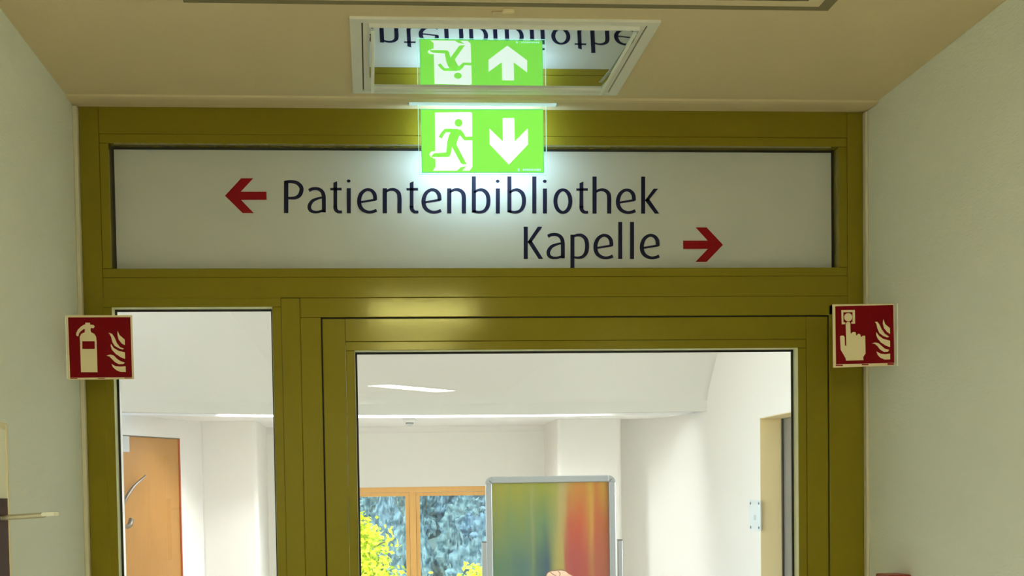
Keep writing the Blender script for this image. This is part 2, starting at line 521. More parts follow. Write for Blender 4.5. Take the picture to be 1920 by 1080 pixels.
for pts in ([(421.8, 367), (452, 334.3), (474.8, 334.3), (451.6, 359.4), (499.6, 359.4), (500, 374.8), (452, 374.8), (476, 399.6), (455, 399.6)],
            [(1355.6, 459), (1325, 426.4), (1304.3, 426.4), (1326.8, 451.2), (1281, 451.2), (1281, 466.8), (1327, 466.8), (1304, 491), (1325, 491)]):
    bm = bmesh.new(); poly(bm, pts, F0); obj('arrow', bm, M['maroon'], sign)

# ------------------------------------------------------------------ illuminated exit sign hanging from the ceiling
YS = 3.915
ex = props(empty('exit_sign', (0.286, YS, ZCEI)),
           'lit green emergency exit sign with running figure and down arrow hanging from the ceiling', 'exit sign')
RX0, RX1, RZ0 = PY(767, 190, YS).x, PY(1043, 190, YS).x, PY(905, 197, YS).z
bm = bmesh.new()
add_box(bm, RX0, RX1, YS - 0.010, YS + 0.012, RZ0, ZCEI, 0.0015)
obj('mount_rail', bm, M['rail'], ex)
for x0, x1 in ((RX0 - 0.0022, RX0), (RX1, RX1 + 0.0022)):
    box('end_cap', x0, x1, YS - 0.011, YS + 0.013, RZ0 + 0.001, ZCEI - 0.0005, M['grey_plastic'], ex)
box('led_diffuser', RX0 + 0.008, RX1 - 0.006, YS - 0.0125, YS - 0.0102, PY(905, 190.5, YS).z, PY(905, 187.5, YS).z, M['led'], ex)
PXa, PXb, PZa, PZb = PY(785.5, 260, YS).x, PY(1024, 260, YS).x, PY(905, 326.5, YS).z, RZ0
box('acrylic_plate', PXa, PXb, YS + 0.0006, YS + 0.0046, PZa, PZb, M['acrylic'], ex)
bm = bmesh.new()
for b_ in ((PXa - 0.0012, PXa, PZa, PZb), (PXb, PXb + 0.0012, PZa, PZb), (PXa - 0.0012, PXb + 0.0012, PZa - 0.0012, PZa)):
    add_box(bm, b_[0], b_[1], YS + 0.0006, YS + 0.0046, b_[2], b_[3])
obj('lit_edge', bm, M['film_edge'], ex)

def ex_map(y):
    return lambda zx, zy: PY(760 + zx / 6.39, 180 + zy / 6.39, y)
E0, E1, E2, E3, E4 = (ex_map(YS - 0.0004 * k) for k in range(5))
EB = ex_map(YS + 0.0052)
bm = bmesh.new(); poly(bm, [(182, 157), (1652, 157), (1662, 922), (196, 922)], E0); obj('film_border', bm, M['film_dgreen'], ex)
bm = bmesh.new(); poly(bm, [(190, 166), (1646, 166), (1655, 912), (204, 912)], E1); obj('green_film', bm, M['film_green'], ex)
bm = bmesh.new(); poly(bm, [(190, 166), (1646, 166), (1655, 912), (204, 912)], EB); obj('back_film', bm, M['film_back'], ex)
bm = bmesh.new()
poly(bm, [(355, 198), (775, 192), (790, 196), (800, 208), (802, 480), (804, 850), (770, 895), (330, 896), (362, 848), (358, 600)], E2)
ribbon(bm, [(300, 722, 30), (322, 706, 74), (360, 706, 88), (440, 706, 92)], E2)
obj('white_door_symbol', bm, M['film_white'], ex)
bm = bmesh.new()
poly(bm, [(1165, 264), (1306, 264), (1310, 545), (1466, 388), (1471, 580), (1241, 822), (1010, 580), (1006, 388), (1168, 545)], E2)
obj('white_arrow', bm, M['film_white'], ex)
bm = bmesh.new()
disc(bm, 637, 322, 46, 46, E3)
ribbon(bm, [(418, 500, 40), (445, 452, 40), (478, 414, 40), (560, 414, 42)], E3, curve=False)
poly(bm, [(470, 396), (625, 394), (660, 412), (668, 440), (640, 490), (616, 556), (606, 600), (560, 600), (500, 600), (500, 560), (520, 480), (545, 428)], E3)
ribbon(bm, [(640, 418, 52), (680, 462, 46), (714, 510, 42), (812, 508, 42)], E3, curve=False)
poly(bm, [(500, 585), (560, 585), (545, 690), (530, 722), (505, 730), (330, 730), (305, 722), (345, 686), (490, 676)], E3)
poly(bm, [(545, 585), (612, 585), (735, 818), (690, 818), (665, 805), (600, 685)], E3)
poly(bm, [(618, 896), (662, 856), (728, 842), (682, 896)], E3)
obj('running_figure', bm, M['film_green'], ex)
bm = bmesh.new()
disc(bm, 1358, 884, 13, 18, E2, 10)
for k, (a, b) in enumerate(((1408, 1424), (1430, 1446), (1451, 1466), (1471, 1487), (1492, 1507), (1512, 1528), (1534, 1549), (1554, 1570), (1576, 1600), (1606, 1624))):
    poly(bm, [(a, 872), (b, 872), (b, 880 + (k % 3) * 6), (b, 896), (a, 896), (a, 884 - (k % 2) * 4)], E2)
obj('maker_mark', bm, M['film_edge'], ex)

# ------------------------------------------------------------------ square ceiling lights (one unlit and mirror-like, three lit behind)
def ceiling_light(x0, x1, y0, y1, label, lit):
    t = props(empty('ceiling_light', ((x0 + x1) / 2, (y0 + y1) / 2, ZCEI)), label, 'light', 'ceiling lights along the corridor')
    zb_ = ZCEI - 0.006
    bm = bmesh.new(); ring_frame(bm, x0, x1, y0, y1, 0.0235, zb_, ZCEI); obj('outer_frame', bm, M['white_metal'], t)
    bm = bmesh.new(); ring_frame(bm, x0 + 0.0235, x1 - 0.0235, y0 + 0.0235, y1 - 0.0235, 0.003, zb_ + 0.004, ZCEI); obj('groove', bm, M['grey_groove'], t)
    bm = bmesh.new(); ring_frame(bm, x0 + 0.0265, x1 - 0.0265, y0 + 0.0265, y1 - 0.0265, 0.0185, zb_ + 0.0005, ZCEI); obj('inner_frame', bm, M['white_metal'], t)
    if lit:
        box('diffuser', x0 + 0.045, x1 - 0.045, y0 + 0.045, y1 - 0.045, ZCEI - 0.008, ZCEI - 0.001, M['lamp'], t)
    else:
        bm = bmesh.new()
        rows = []
        for i in range(41):
            y = y0 + 0.030 + (y1 - y0 - 0.07) * i / 40
            z = ZC + 0.957 + (y - 3.315) ** 2 / (2 * 8.0)
            rows.append([bm.verts.new((x, y, z)) for x in (x0 + 0.040, x1 - 0.040)])
        for p, q in zip(rows, rows[1:]):
            bm.faces.new((p[0], p[1], q[1], q[0])).smooth = True
        obj('mirror_diffuser', bm, M['mirror'], t)
        bm = bmesh.new()
        zq = lambda y: ZC + 0.9568 + (y - 3.315) ** 2 / 16.0
        for q in (y0 + 0.029, y1 - 0.040): add_box(bm, x0 + 0.039, x1 - 0.039, q, q + 0.001, zq(q), ZCEI + 0.004)
        for q in (x0 + 0.039, x1 - 0.040):
            add_prism(bm, [(q, y0 + 0.03, zq(y0 + 0.03)), (q, (y0 + y1) / 2, zq((y0 + y1) / 2)), (q, y1 - 0.04, zq(y1 - 0.04)), (q, y1 - 0.04, ZCEI + 0.004), (q, y0 + 0.03, ZCEI + 0.004)], (0.001, 0, 0))
        obj('cover_rim', bm, M['white_metal'], t)
        for xs in (x0 + 0.0425, x1 - 0.0505):
            box('light_strip', xs, xs + 0.008, y0 + 0.047, y1 - 0.043, ZC + 0.9545, ZC + 0.9568, M['strip'], t, 0.001)
    return t
ceiling_light(-0.026, 0.609, 3.238, 3.823, 'unlit square ceiling light whose mirror-like cover reflects the exit sign', False)
ceiling_light(-0.02, 0.58, -0.62, 0.02, 'lit square ceiling light nearest behind the viewpoint, mirrored on the olive door frame', True)
ceiling_light(0.0, 0.55, -2.62, -2.02, 'lit square ceiling light, middle one behind the viewpoint', True)
far_lamp = ceiling_light(0.38 - 0.15, 0.38 + 0.15, -5.90 - 0.56, -5.90 + 0.56, 'lit long ceiling light set askew, farthest behind the viewpoint', True)
far_lamp.rotation_euler = (0, 0, math.radians(36))

# ceiling access hatch at the top edge of the picture
hx0, hx1, hy0, hy1 = -0.344, 0.930, 2.30, 3.142
hat = props(empty('ceiling_hatch', (0.29, 2.7, ZCEI)), 'wide cream access hatch flush in the ceiling, nearer than the mirror-like light', 'hatch')
bm = bmesh.new(); ring_frame(bm, hx0, hx1, hy0, hy1, 0.026, ZCEI - 0.007, ZCEI); obj('hatch_shadow_ring', bm, mat('painted_hatch_shadow', (0.20, 0.165, 0.085), 0.8), hat)  # dark ring: shadow of the hatch frame put into the colour
bm = bmesh.new(); ring_frame(bm, hx0 + 0.026, hx1 - 0.026, hy0 + 0.026, hy1 - 0.026, 0.030, ZCEI - 0.0072, ZCEI); obj('hatch_trim', bm, M['ceiling'], hat)
bm = bmesh.new(); ring_frame(bm, hx0 + 0.056, hx1 - 0.056, hy0 + 0.056, hy1 - 0.056, 0.016, ZCEI - 0.006, ZCEI); obj('hatch_groove', bm, mat('hatch_groove', (0.17, 0.14, 0.07), 0.8), hat)
box('hatch_panel', hx0 + 0.072, hx1 - 0.072, hy0 + 0.072, hy1 - 0.072, ZCEI - 0.0068, ZCEI - 0.001, M['ceiling'], hat)
# small latch between hatch and light
lt = props(empty('ceiling_latch', (0.275, 3.20, ZCEI)), 'small cream catch on the ceiling between the hatch and the mirror-like light', 'latch')
bm = bmesh.new(); add_box(bm, 0.257, 0.295, 3.190, 3.222, ZCEI - 0.006, ZCEI, 0.003); obj('latch_plate', bm, M['ceiling'], lt)
bm = bmesh.new(); add_box(bm, 0.278, 0.302, 3.172, 3.186, ZCEI - 0.008, ZCEI, 0.002); obj('latch_tongue', bm, M['sign_plate'], lt)

# ------------------------------------------------------------------ fire safety flag signs
def flag_sign(name, label, Y, sx, ox, oy, outer, field, shapes, cut, wall_x, side, marks=()):
    c = PY(ox + outer[0][0] / sx, oy + outer[0][1] / sx, Y)
    t = props(empty(name, (wall_x, Y, c.z - 0.08)), label, 'sign')
    def f(k): return lambda zx, zy: PY(ox + zx / sx, oy + zy / sx, Y - 0.0004 * k)
    bm = bmesh.new()
    add_prism(bm, [f(0)(*p) for p in outer], (0, 0.003, 0))
    obj('plate', bm, M['sign_plate'], t)
    xs = [f(0)(*p).x for p in outer]; zs = [f(0)(*p).z for p in outer]
    fx0, fx1 = (wall_x, wall_x + 0.0022) if side < 0 else (wall_x - 0.0022, wall_x)
    box('wall_flange', fx0, fx1, Y - (0.008 if side < 0 else 0.020), Y + 0.001, min(zs) + 0.002, max(zs) - 0.002, M['wall'], t)
    bm = bmesh.new(); poly(bm, field, f(1)); obj('red_field', bm, M['sign_red'], t)
    for nm, pts in shapes:
        bm = bmesh.new()
        for q in pts: poly(bm, q, f(2)) if len(q) > 3 or not isinstance(q[0], str) else disc(bm, *q[1], f(2))
        obj(nm, bm, M['sign_plate'], t)
    for nm, q in cut:
        bm = bmesh.new(); poly(bm, q, f(3)); obj(nm, bm, M['sign_red'], t)
    if marks:
        for a, b, y0, y1 in marks:
            bm = bmesh.new(); poly(bm, [(a, y0), (b, y0), (b, y1), (a, y1)], f(1)); obj('small_print', bm, M['maroon'], t)
    return t

def rnd(pts, n=5): return [p[:2] for p in smooth_path([(*p, 0) for p in pts], n)]
flames_l = [[(722, 362), (745, 410), (803, 460), (805, 522), (770, 505), (735, 460), (722, 410)],
            [(622, 382), (660, 395), (690, 440), (715, 500), (750, 545), (795, 563), (780, 572), (740, 560), (690, 530), (665, 490), (650, 430)],
            [(648, 508), (680, 555), (730, 585), (806, 605), (808, 678), (760, 660), (700, 620), (660, 575), (645, 530)],
            [(598, 640), (640, 628), (680, 640), (720, 680), (760, 705), (803, 718), (790, 735), (740, 738), (695, 715), (660, 680), (630, 650)],
            [(655, 735), (700, 760), (755, 765), (813, 760), (815, 825), (760, 825), (710, 805), (670, 770)]]
flag_sign('fire_sign', 'dark red fire sign with pale extinguisher and flames on the left wall', 3.803, 6.0, 100, 560,
          [(146, 188), (885, 186), (908, 905), (168, 913)], [(165, 211), (866, 209), (886, 884), (190, 890)],
          [('extinguisher_symbol', [[(360, 270), (412, 270), (414, 292), (450, 295), (466, 312), (455, 332), (420, 330), (418, 352), (425, 378), (460, 395), (481, 428), (487, 480), (497, 828), (312, 828),
                                     (300, 480), (297, 430), (315, 395), (352, 378), (355, 345), (345, 340), (310, 365), (290, 390), (283, 420), (268, 424), (256, 408), (258, 385), (275, 350), (310, 315), (345, 292), (360, 290)]])]
          + [('flame_symbol', [q]) for q in flames_l],
          [('extinguisher_label', [(325, 478), (465, 478), (467, 565), (326, 565)])], XL, -1, [(190, 270, 893, 900), (500, 580, 892, 899), (800, 885, 889, 897)])
flames_r = [[(853, 325), (875, 390), (935, 440), (937, 512), (900, 490), (860, 440), (845, 380)],
            [(745, 362), (775, 360), (800, 390), (830, 450), (870, 510), (925, 550), (900, 558), (850, 540), (800, 500), (775, 440), (765, 390)],
            [(762, 490), (800, 540), (850, 575), (937, 600), (937, 680), (880, 660), (820, 620), (780, 570), (763, 530)],
            [(708, 635), (745, 622), (790, 630), (830, 665), (870, 700), (925, 715), (910, 738), (860, 742), (810, 710), (770, 660), (745, 640)],
            [(765, 735), (820, 765), (880, 770), (938, 762), (938, 835), (870, 838), (815, 815), (780, 780)]]
circ = [(408 + 52 * math.cos(i * math.pi / 12), 302 + 52 * math.sin(i * math.pi / 12)) for i in range(24)]
flag_sign('fire_sign', 'dark red fire sign with pale pointing hand, button and flames on the right wall', 3.755, 6.747, 1530, 550,
          [(210, 140), (986, 130), (1002, 912), (220, 940)], [(243, 164), (978, 146), (990, 880), (253, 897)],
          [('button_frame_symbol', [[(320, 213), (492, 210), (495, 383), (447, 385), (446, 364), (463, 362), (463, 238), (345, 240), (348, 365), (372, 367), (370, 390), (325, 392)]]),
           ('button_symbol', [circ]),
           ('pointing_hand_symbol', [[(305, 545), (318, 535), (350, 535), (362, 555), (365, 640), (370, 668), (384, 664), (376, 400), (382, 372), (398, 360), (425, 362), (434, 382), (438, 505), (448, 510), (455, 495), (478, 486), (502, 492),
                                      (508, 530), (520, 535), (525, 515), (548, 512), (562, 525), (568, 550), (580, 550), (590, 537), (622, 537), (627, 760), (598, 805), (600, 845), (380, 852), (374, 820), (312, 712)]])]
          + [('flame_symbol', [q]) for q in flames_r],
          [], XR, 1, [(250, 340, 902, 918), (580, 665, 893, 908), (905, 985, 884, 905)])

# ------------------------------------------------------------------ wall dispenser with long lever, left edge
Xd = XL + 0.052
dsp = props(empty('soap_dispenser', (XL, 2.87, ZC - 0.20)), 'metal wall dispenser at the left picture edge with a long flat lever arm', 'dispenser')
zt, zbm = ZC + 0.146, ZC - 0.19
yd0, yd1 = 2.80, 2.936
bm = bmesh.new(); add_box(bm, XL, Xd - 0.004, yd0, yd1, zbm, zt, 0.003); obj('body', bm, M['wall'], dsp)
bm = bmesh.new()
add_box(bm, Xd - 0.006, Xd, yd1 - 0.012, yd1, zbm, zt, 0.002)
add_box(bm, Xd - 0.006, Xd, yd0, yd0 + 0.012, zbm, zt, 0.002)
add_box(bm, Xd - 0.006, Xd, yd0 + 0.012, yd1 - 0.012, zt - 0.012, zt, 0.002)
obj('front_frame', bm, M['sign_plate'], dsp)
box('front_window', Xd - 0.005, Xd - 0.001, yd0 + 0.012, yd1 - 0.012, zbm, ZC + 0.010, M['wine_glass_front'], dsp)
box('front_panel', Xd - 0.005, Xd - 0.0012, yd0 + 0.012, yd1 - 0.012, ZC + 0.0105, zt - 0.012, M['cream_plastic'], dsp)
p_end = PY(112, 962, 2.868); p_flat = PY(86, 965.5, 2.868); p_knee = PY(80, 966, 2.868); p_root = PY(0, 971, 2.868); p_root2 = PY(-30, 972.5, 2.868)
p_root2.x = Xd - 0.006
bm = bmesh.new()
add_tube(bm, [p_root2, p_root, p_knee, p_flat], [0.0048, 0.0048, 0.0050, 0.0044], 14)
lv = obj('lever_arm', bm, M['steel'], dsp, True)
bm = bmesh.new()
add_prism(bm, [p_flat + Vector((-0.006, -0.012, 0.0046)), p_end + Vector((-0.006, -0.012, 0.0022)), p_end + Vector((0, -0.006, 0.0018)), p_end + Vector((0, 0.006, 0.0018)), p_end + Vector((-0.006, 0.012, 0.0022)), p_flat + Vector((-0.006, 0.012, 0.0046))], (0, 0, -0.007))
bmesh.ops.bevel(bm, geom=bm.edges[:], offset=0.0014, segments=2, affect='EDGES')
obj('lever_tip', bm, mat('polished_lever_tip', (0.80, 0.78, 0.70), 0.3, metal=0.6), dsp)

# red manual call point at the lower right
cp = props(empty('fire_call_point', (XR, 3.72, ZC - 0.33)), 'dark red call point box on the right wall at the bottom edge', 'alarm')
bm = bmesh.new()
add_box(bm, XR - 0.058, XR, 3.640, 3.735, ZC - 0.330, ZC - 0.1985, 0.004)
obj('housing', bm, M['call_red'], cp)
bm = bmesh.new(); add_box(bm, XR - 0.012, XR, 3.595, 3.639, ZC - 0.335, ZC - 0.205, 0.006); obj('back_plate', bm, M['black'], cp)
box('glass_window', XR - 0.061, XR - 0.0575, 3.655, 3.720, ZC - 0.305, ZC - 0.235, M['white_metal'], cp)

# ================================================================== the hall behind the door
ZS = ZC + 0.631            # soffit of the far part
ZH = ZC + 1.78             # ceiling of the near part
HL, HR = -1.72, 2.55
# side walls of the near hall with window openings
def holed_wall(name, x0, x1, y0, y1, z1, oy0, oy1, oz0, oz1, m):
    bm = bmesh.new()
    add_box(bm, x0, x1, y0, oy0, 0, z1)
    add_box(bm, x0, x1, oy1, y1, 0, z1)
    add_box(bm, x0, x1, oy0, oy1, 0, oz0)
    add_box(bm, x0, x1, oy0, oy1, oz1, z1)
    return structure(obj(name, bm, m))
holed_wall('wall_hall_left', HL - 0.22, HL, 4.30, 11.22, ZH, 6.2, 9.8, 1.0, 3.1, M['hall_wall'])
bm = bmesh.new()
rz1 = ZC + 0.492            # top of the door recess
RY0, RY1 = 9.22, 10.20
wy0, wy1, wz0, wz1 = 5.8, 8.2, 1.0, 2.9
add_box(bm, HR, HR + 0.26, 4.30, wy0, 0, ZH)
add_box(bm, HR, HR + 0.26, wy0, wy1, 0, wz0)
add_box(bm, HR, HR + 0.26, wy0, wy1, wz1, ZH)
add_box(bm, HR, HR + 0.26, wy1, RY0, 0, ZH)
add_box(bm, HR, HR + 0.26, RY0, RY1, rz1, ZH)
add_box(bm, HR, HR + 0.26, RY1, 14.1, 0, ZH)
structure(obj('wall_hall_right', bm, M['hall_wall']))
structure(box('wall_hall_corner', HL - 0.5, HL - 0.045, 11.10, 11.345, 0, ZH, M['hall_wall']))
structure(box('wall_hall_front', HL - 0.22, XL - 0.25, 4.10, 4.30, 0, ZH, M['hall_wall']))
structure(box('wall_hall_front', XR + 0.25, HR + 0.26, 4.10, 4.30, 0, ZH, M['hall_wall']))
structure(box('wall_hall_front', XL - 0.25, XR + 0.25, 4.07, 4.30, ZT + 0.003, ZH, M['hall_wall']))
structure(box('wall_hall_front', XL - 0.25, OL - 0.0, 4.07, 4.30, 0, ZT + 0.003, M['hall_wall']))
structure(box('wall_hall_front', OR_, XR + 0.25, 4.07, 4.30, 0, ZT + 0.003, M['hall_wall']))
structure(box('ceiling_hall', HL - 0.22, HR + 0.26, 4.10, 12.0, ZH, ZH + 0.2, M['hall_ceiling']))

# side windows of the near hall
def side_window(name, x0, x1, y0, y1, z0, z1):
    w = structure(empty(name, ((x0 + x1) / 2, y0, z0)))
    fw = 0.07
    for a, b, c, d in ((y0, y1, z0, z0 + fw), (y0, y1, z1 - fw, z1), (y0, y0 + fw, z0 + fw, z1 - fw), (y1 - fw, y1, z0 + fw, z1 - fw), ((y0 + y1) / 2 - 0.05, (y0 + y1) / 2 + 0.05, z0 + fw, z1 - fw)):
        box('window_frame', x0, x1, a, b, c, d, M['wood_window'], w, 0.004)
    box('glass_pane', (x0 + x1) / 2 - 0.003, (x0 + x1) / 2 + 0.003, y0 + fw, y1 - fw, z0 + fw, z1 - fw, M['glass'], w)
side_window('window_4', HL - 0.16, HL - 0.09, 6.2, 9.8, 1.0, 3.1)
side_window('window_5', HR + 0.10, HR + 0.17, wy0, wy1, wz0, wz1)

# curved bulkhead between the near and the far part
def bulk_y(x):
    # arc through (-1.72, 11.2), (0.25, 11.93), (2.55, 11.82)
    pts = ((-1.80, 11.17), (0.25, 11.93), (2.60, 11.82))
    s = 0
    for i, (xi, yi) in enumerate(pts):
        t = yi
        for j, (xj, _) in enumerate(pts):
            if i != j: t *= (x - xj) / (xi - xj)
        s += t
    return s
bm = bmesh.new()
prof = [(0.14, ZS + 0.10), (0.14, ZS), (0.0, ZS), (-0.012, ZS + 0.075), (-0.035, ZS + 0.125), (-0.12, ZS + 0.20), (-0.30, ZS + 0.34), (-0.62, ZS + 0.58), (-1.05, ZS + 0.86), (-1.60, ZS + 1.09), (-2.2, ZH + 0.002),
        (-2.2, ZH + 0.1), (0.14, ZH + 0.1)]
cols = []
NB = 40
for i in range(NB + 1):
    x = -1.80 + 4.42 * i / NB
    cols.append([bm.verts.new((x, bulk_y(x) + a, z)) for a, z in prof])
for a, b in zip(cols, cols[1:]):
    for k in range(len(prof)):
        f = bm.faces.new((a[k], a[(k + 1) % len(prof)], b[(k + 1) % len(prof)], b[k]))
        f.smooth = 3 <= k <= 9
bm.faces.new(cols[0]); bm.faces.new(cols[-1][::-1])
structure(obj('trim_5', bm, mat('bulkhead_paint', (0.72, 0.71, 0.665), 0.9, spec=0.1)))

# far part: ceiling, walls, piers
YW = 13.9
bm = bmesh.new()
pts = []
for i in range(NB + 1):
    x = -1.80 + 4.42 * i / NB
    pts.append((x, bulk_y(x) + 0.48))
pl = [(x, y, ZS + 0.0005) for x, y in pts] + [(2.81, 14.15, ZS + 0.0005), (-2.4, 14.15, ZS + 0.0005), (-2.4, 11.1, ZS + 0.0005)]
add_prism(bm, pl, (0, 0, 0.2))
structure(obj('ceiling_far', bm, M['hall_ceiling']))
WX0, WX1, WZ0, WZ1 = -0.75, 1.36, ZC - 0.95, ZC + 0.098
bm = bmesh.new()
add_box(bm, -2.2, WX0, YW, YW + 0.25, 0, ZS)
add_box(bm, WX1, 2.55, YW, YW + 0.25, 0, ZS)
add_box(bm, WX0, WX1, YW, YW + 0.25, 0, WZ0)
add_box(bm, WX0, WX1, YW, YW + 0.25, WZ1, ZS)
structure(obj('wall_far', bm, mat('far_wall_paint', (0.89, 0.875, 0.83), 0.9, spec=0.1)))
bm = bmesh.new()
lo = [(-1.80 + 4.42 * i / NB, bulk_y(-1.80 + 4.42 * i / NB)) for i in range(NB + 1)]
add_prism(bm, [(x, y + 0.12, ZS + 0.30) for x, y in lo] + [(x, y + 0.60, ZS + 0.30) for x, y in lo[::-1]], (0, 0, 0.1))
structure(obj('trim_7', bm, M['hall_ceiling']))  # lid of the slot made for the added fill
cove = props(empty('added_fill_light', (0.4, 12.1, ZS + 0.29)), 'added unseen fill light in the ceiling slot behind the curved bulkhead', 'light')  # added out of view to brighten the far part
for k in range(3):
    xa = -1.05 + k * 0.98
    ya, yb_ = bulk_y(xa), bulk_y(xa + 0.92)
    bm = bmesh.new(); add_prism(bm, [(xa, ya + 0.20, ZS + 0.27), (xa + 0.92, yb_ + 0.20, ZS + 0.27), (xa + 0.92, yb_ + 0.40, ZS + 0.27), (xa, ya + 0.40, ZS + 0.27)], (0, 0, 0.029))
    obj('diffuser', bm, M['cove'] if k < 2 else M['cove_low'], cove)
for xb in (-1.12, 1.92):  # baffles added to keep the fill off the side walls
    bm = bmesh.new(); yb0 = bulk_y(xb); add_box(bm, xb - 0.02, xb + 0.02, yb0 + 0.141, yb0 + 0.47, ZS + 0.02, ZS + 0.299); structure(obj('fill_baffle', bm, M['hall_ceiling']))
# soft cove where the far wall meets its ceiling
bm = bmesh.new()
cv = [(YW, ZS - 0.06)] + [(YW - 0.06 + 0.06 * math.cos(a), ZS - 0.06 + 0.06 * math.sin(a)) for a in [i * math.pi / 16 for i in range(1, 8)]] + [(YW - 0.06, ZS), (YW, ZS)]
add_prism(bm, [(-2.0, a, b) for a, b in cv], (4.5, 0, 0))
structure(obj('trim_6', bm, M['hall_wall']))
# piers left and right of the window (rounded edges)
def pier(name, x0, x1, y0, y1):
    bm = bmesh.new()
    r = 0.035
    arc = lambda cx, cy, a0: [(cx + r * math.cos(a0 + k * math.pi / 8), cy + r * math.sin(a0 + k * math.pi / 8)) for k in range(5)]
    pts = [(x0, y1)] + arc(x0 + r, y0 + r, math.pi) + arc(x1 - r, y0 + r, 1.5 * math.pi) + [(x1, y1)]
    add_prism(bm, [(a, b, 0) for a, b in pts], (0, 0, ZS))
    return structure(obj(name, bm, M['hall_wall']))
pier('wall_pier_left', -1.355, -0.90, 12.70, YW)
pier('wall_pier_right', 1.53, 2.06, 12.90, YW)
# the right wall swings round into the far corner
bm = bmesh.new()
cur = smooth_path([(2.02, 13.16), (2.20, 13.10), (2.36, 12.92), (2.47, 12.62), (2.53, 12.25), (2.5515, 11.80)], 6)
lo = [bm.verts.new((x, y, 0)) for x, y in cur]; hi = [bm.verts.new((x, y, ZS)) for x, y in cur]
for k in range(len(cur) - 1):
    bm.faces.new((lo[k], lo[k + 1], hi[k + 1], hi[k])).smooth = True
structure(obj('wall_far_right', bm, M['hall_wall']))
# oblique wall with the orange door
A = Vector((-1.909, 11.30)); B = Vector((-1.30, 12.788))
dr = (B - A).normalized(); nr = Vector((-dr.y, dr.x))           # normal pointing away from the room
D0 = Vector((-1.823, 11.51)); D1 = Vector((-1.467, 12.38))
def wall_seg(bm, p, q, z0, z1, t=0.2):
    add_prism(bm, [(p.x, p.y, z0), (q.x, q.y, z0), (q.x + nr.x * t, q.y + nr.y * t, z0), (p.x + nr.x * t, p.y + nr.y * t, z0)], (0, 0, z1 - z0))
dz1 = ZC + 0.4872
bm = bmesh.new()
wall_seg(bm, A, D0, 0, ZS); wall_seg(bm, D1, B, 0, ZS); wall_seg(bm, D0, D1, dz1, ZS)
structure(obj('wall_door_side', bm, M['hall_wall']))
d2 = structure(empty('door_2', (D0.x, D0.y, 0)))
def on_door(u, z, out=0.0):                       # u metres along the door from its left edge
    p = D0 + dr * u - nr * out
    return Vector((p.x, p.y, z))
DW = (D1 - D0).length
def door_box(name, u0, u1, z0, z1, o0, o1, m, parent):
    bm = bmesh.new()
    add_prism(bm, [on_door(u0, z0, o0), on_door(u1, z0, o0), on_door(u1, z0, o1), on_door(u0, z0, o1)], (0, 0, z1 - z0))
    return obj(name, bm, m, parent)
door_box('leaf', 0.012, DW - 0.012, 0.01, dz1 - 0.008, -0.055, -0.010, M['wood_door'], d2)
door_box('edge_strip', DW - 0.011, DW - 0.001, 0.01, dz1 - 0.002, -0.06, 0.003, M['door_edge'], d2)
door_box('top_strip', 0.0, DW - 0.001, dz1 - 0.007, dz1 - 0.001, -0.06, 0.003, M['dull_metal'], d2)
door_box('frame_post', -0.006, 0.011, 0.0, dz1 - 0.008, -0.06, 0.010, M['cream_plastic'], d2)
door_box('door_closer', 0.016, 0.125, dz1 - 0.125, dz1 - 0.012, -0.0095, 0.045, M['grey_plastic'], d2)
door_box('key_plate', 0.016, 0.085, ZC - 0.055, ZC + 0.045, -0.0095, 0.004, M['cream_plastic'], d2)
bar = smooth_path([(0.004, ZC - 0.015, 0.05), (0.06, ZC + 0.045, 0.055), (0.16, ZC + 0.115, 0.055), (0.28, ZC + 0.168, 0.05), (0.34, ZC + 0.192, 0.045)], 6)
bm = bmesh.new(); add_tube(bm, [on_door(*q) for q in bar], [0.016 - 0.009 * i / len(bar) for i in range(len(bar))], 10); obj('pull_bar', bm, M['dull_metal'], d2, True)
bm = bmesh.new()
add_tube(bm, [on_door(0.020, ZC - 0.172, 0.02), on_door(0.06, ZC - 0.176, 0.05), on_door(0.085, ZC - 0.165, 0.055), on_door(0.120, ZC - 0.125, 0.05)], [0.012, 0.016, 0.020, 0.020], 10)
obj('door_handle', bm, M['dull_metal'], d2, True)

# recess with the dark door in the right hall wall
d3 = structure(empty('door_3', (HR + 0.146, RY0, 0)))
box('jamb', HR + 0.001, HR + 0.145, RY1 - 0.004, RY1 - 0.0005, 0, rz1 - 0.001, M['tan'], d3)
box('jamb', HR + 0.001, HR + 0.145, RY0 + 0.0005, RY0 + 0.004, 0, rz1 - 0.001, M['tan'], d3)
box('lintel', HR + 0.001, HR + 0.145, RY0 + 0.004, RY1 - 0.004, rz1 - 0.005, rz1 - 0.001, M['tan'], d3)
box('leaf', HR + 0.150, HR + 0.195, RY0 + 0.001, RY1 - 0.035, 0.01, rz1 - 0.006, M['alu'], d3)
box('door_seal', HR + 0.140, HR + 0.20, RY1 - 0.034, RY1 - 0.005, 0, rz1 - 0.006, M['black'], d3)

# plaque beside the recess
a, b = PX(1408, 966, HR), PX(1427.5, 966, HR)
zp0, zp1 = PX(1418, 994.5, HR).z, PX(1418, 938, HR).z
pq = props(empty('door_plaque', (HR, (a.y + b.y) / 2, zp0)), 'pale blue plaque with four screws on the hall wall beside the recessed door', 'sign')
ys0, ys1 = b.y, a.y
box('plate', HR - 0.008, HR, ys0, ys1, zp0, zp1, M['plaque'], pq, 0.001)
for y_, z_ in ((ys0 + 0.03, zp0 + 0.02), (ys1 - 0.03, zp0 + 0.02), (ys0 + 0.03, zp1 - 0.02), (ys1 - 0.03, zp1 - 0.02)):
    bm = bmesh.new(); add_tube(bm, [(HR - 0.014, y_, z_), (HR - 0.008, y_, z_)], 0.009, 10); obj('screw', bm, M['alu'], pq)
bm = bmesh.new()
ym, zm = (ys0 + ys1) / 2, zp0 + 0.42 * (zp1 - zp0)
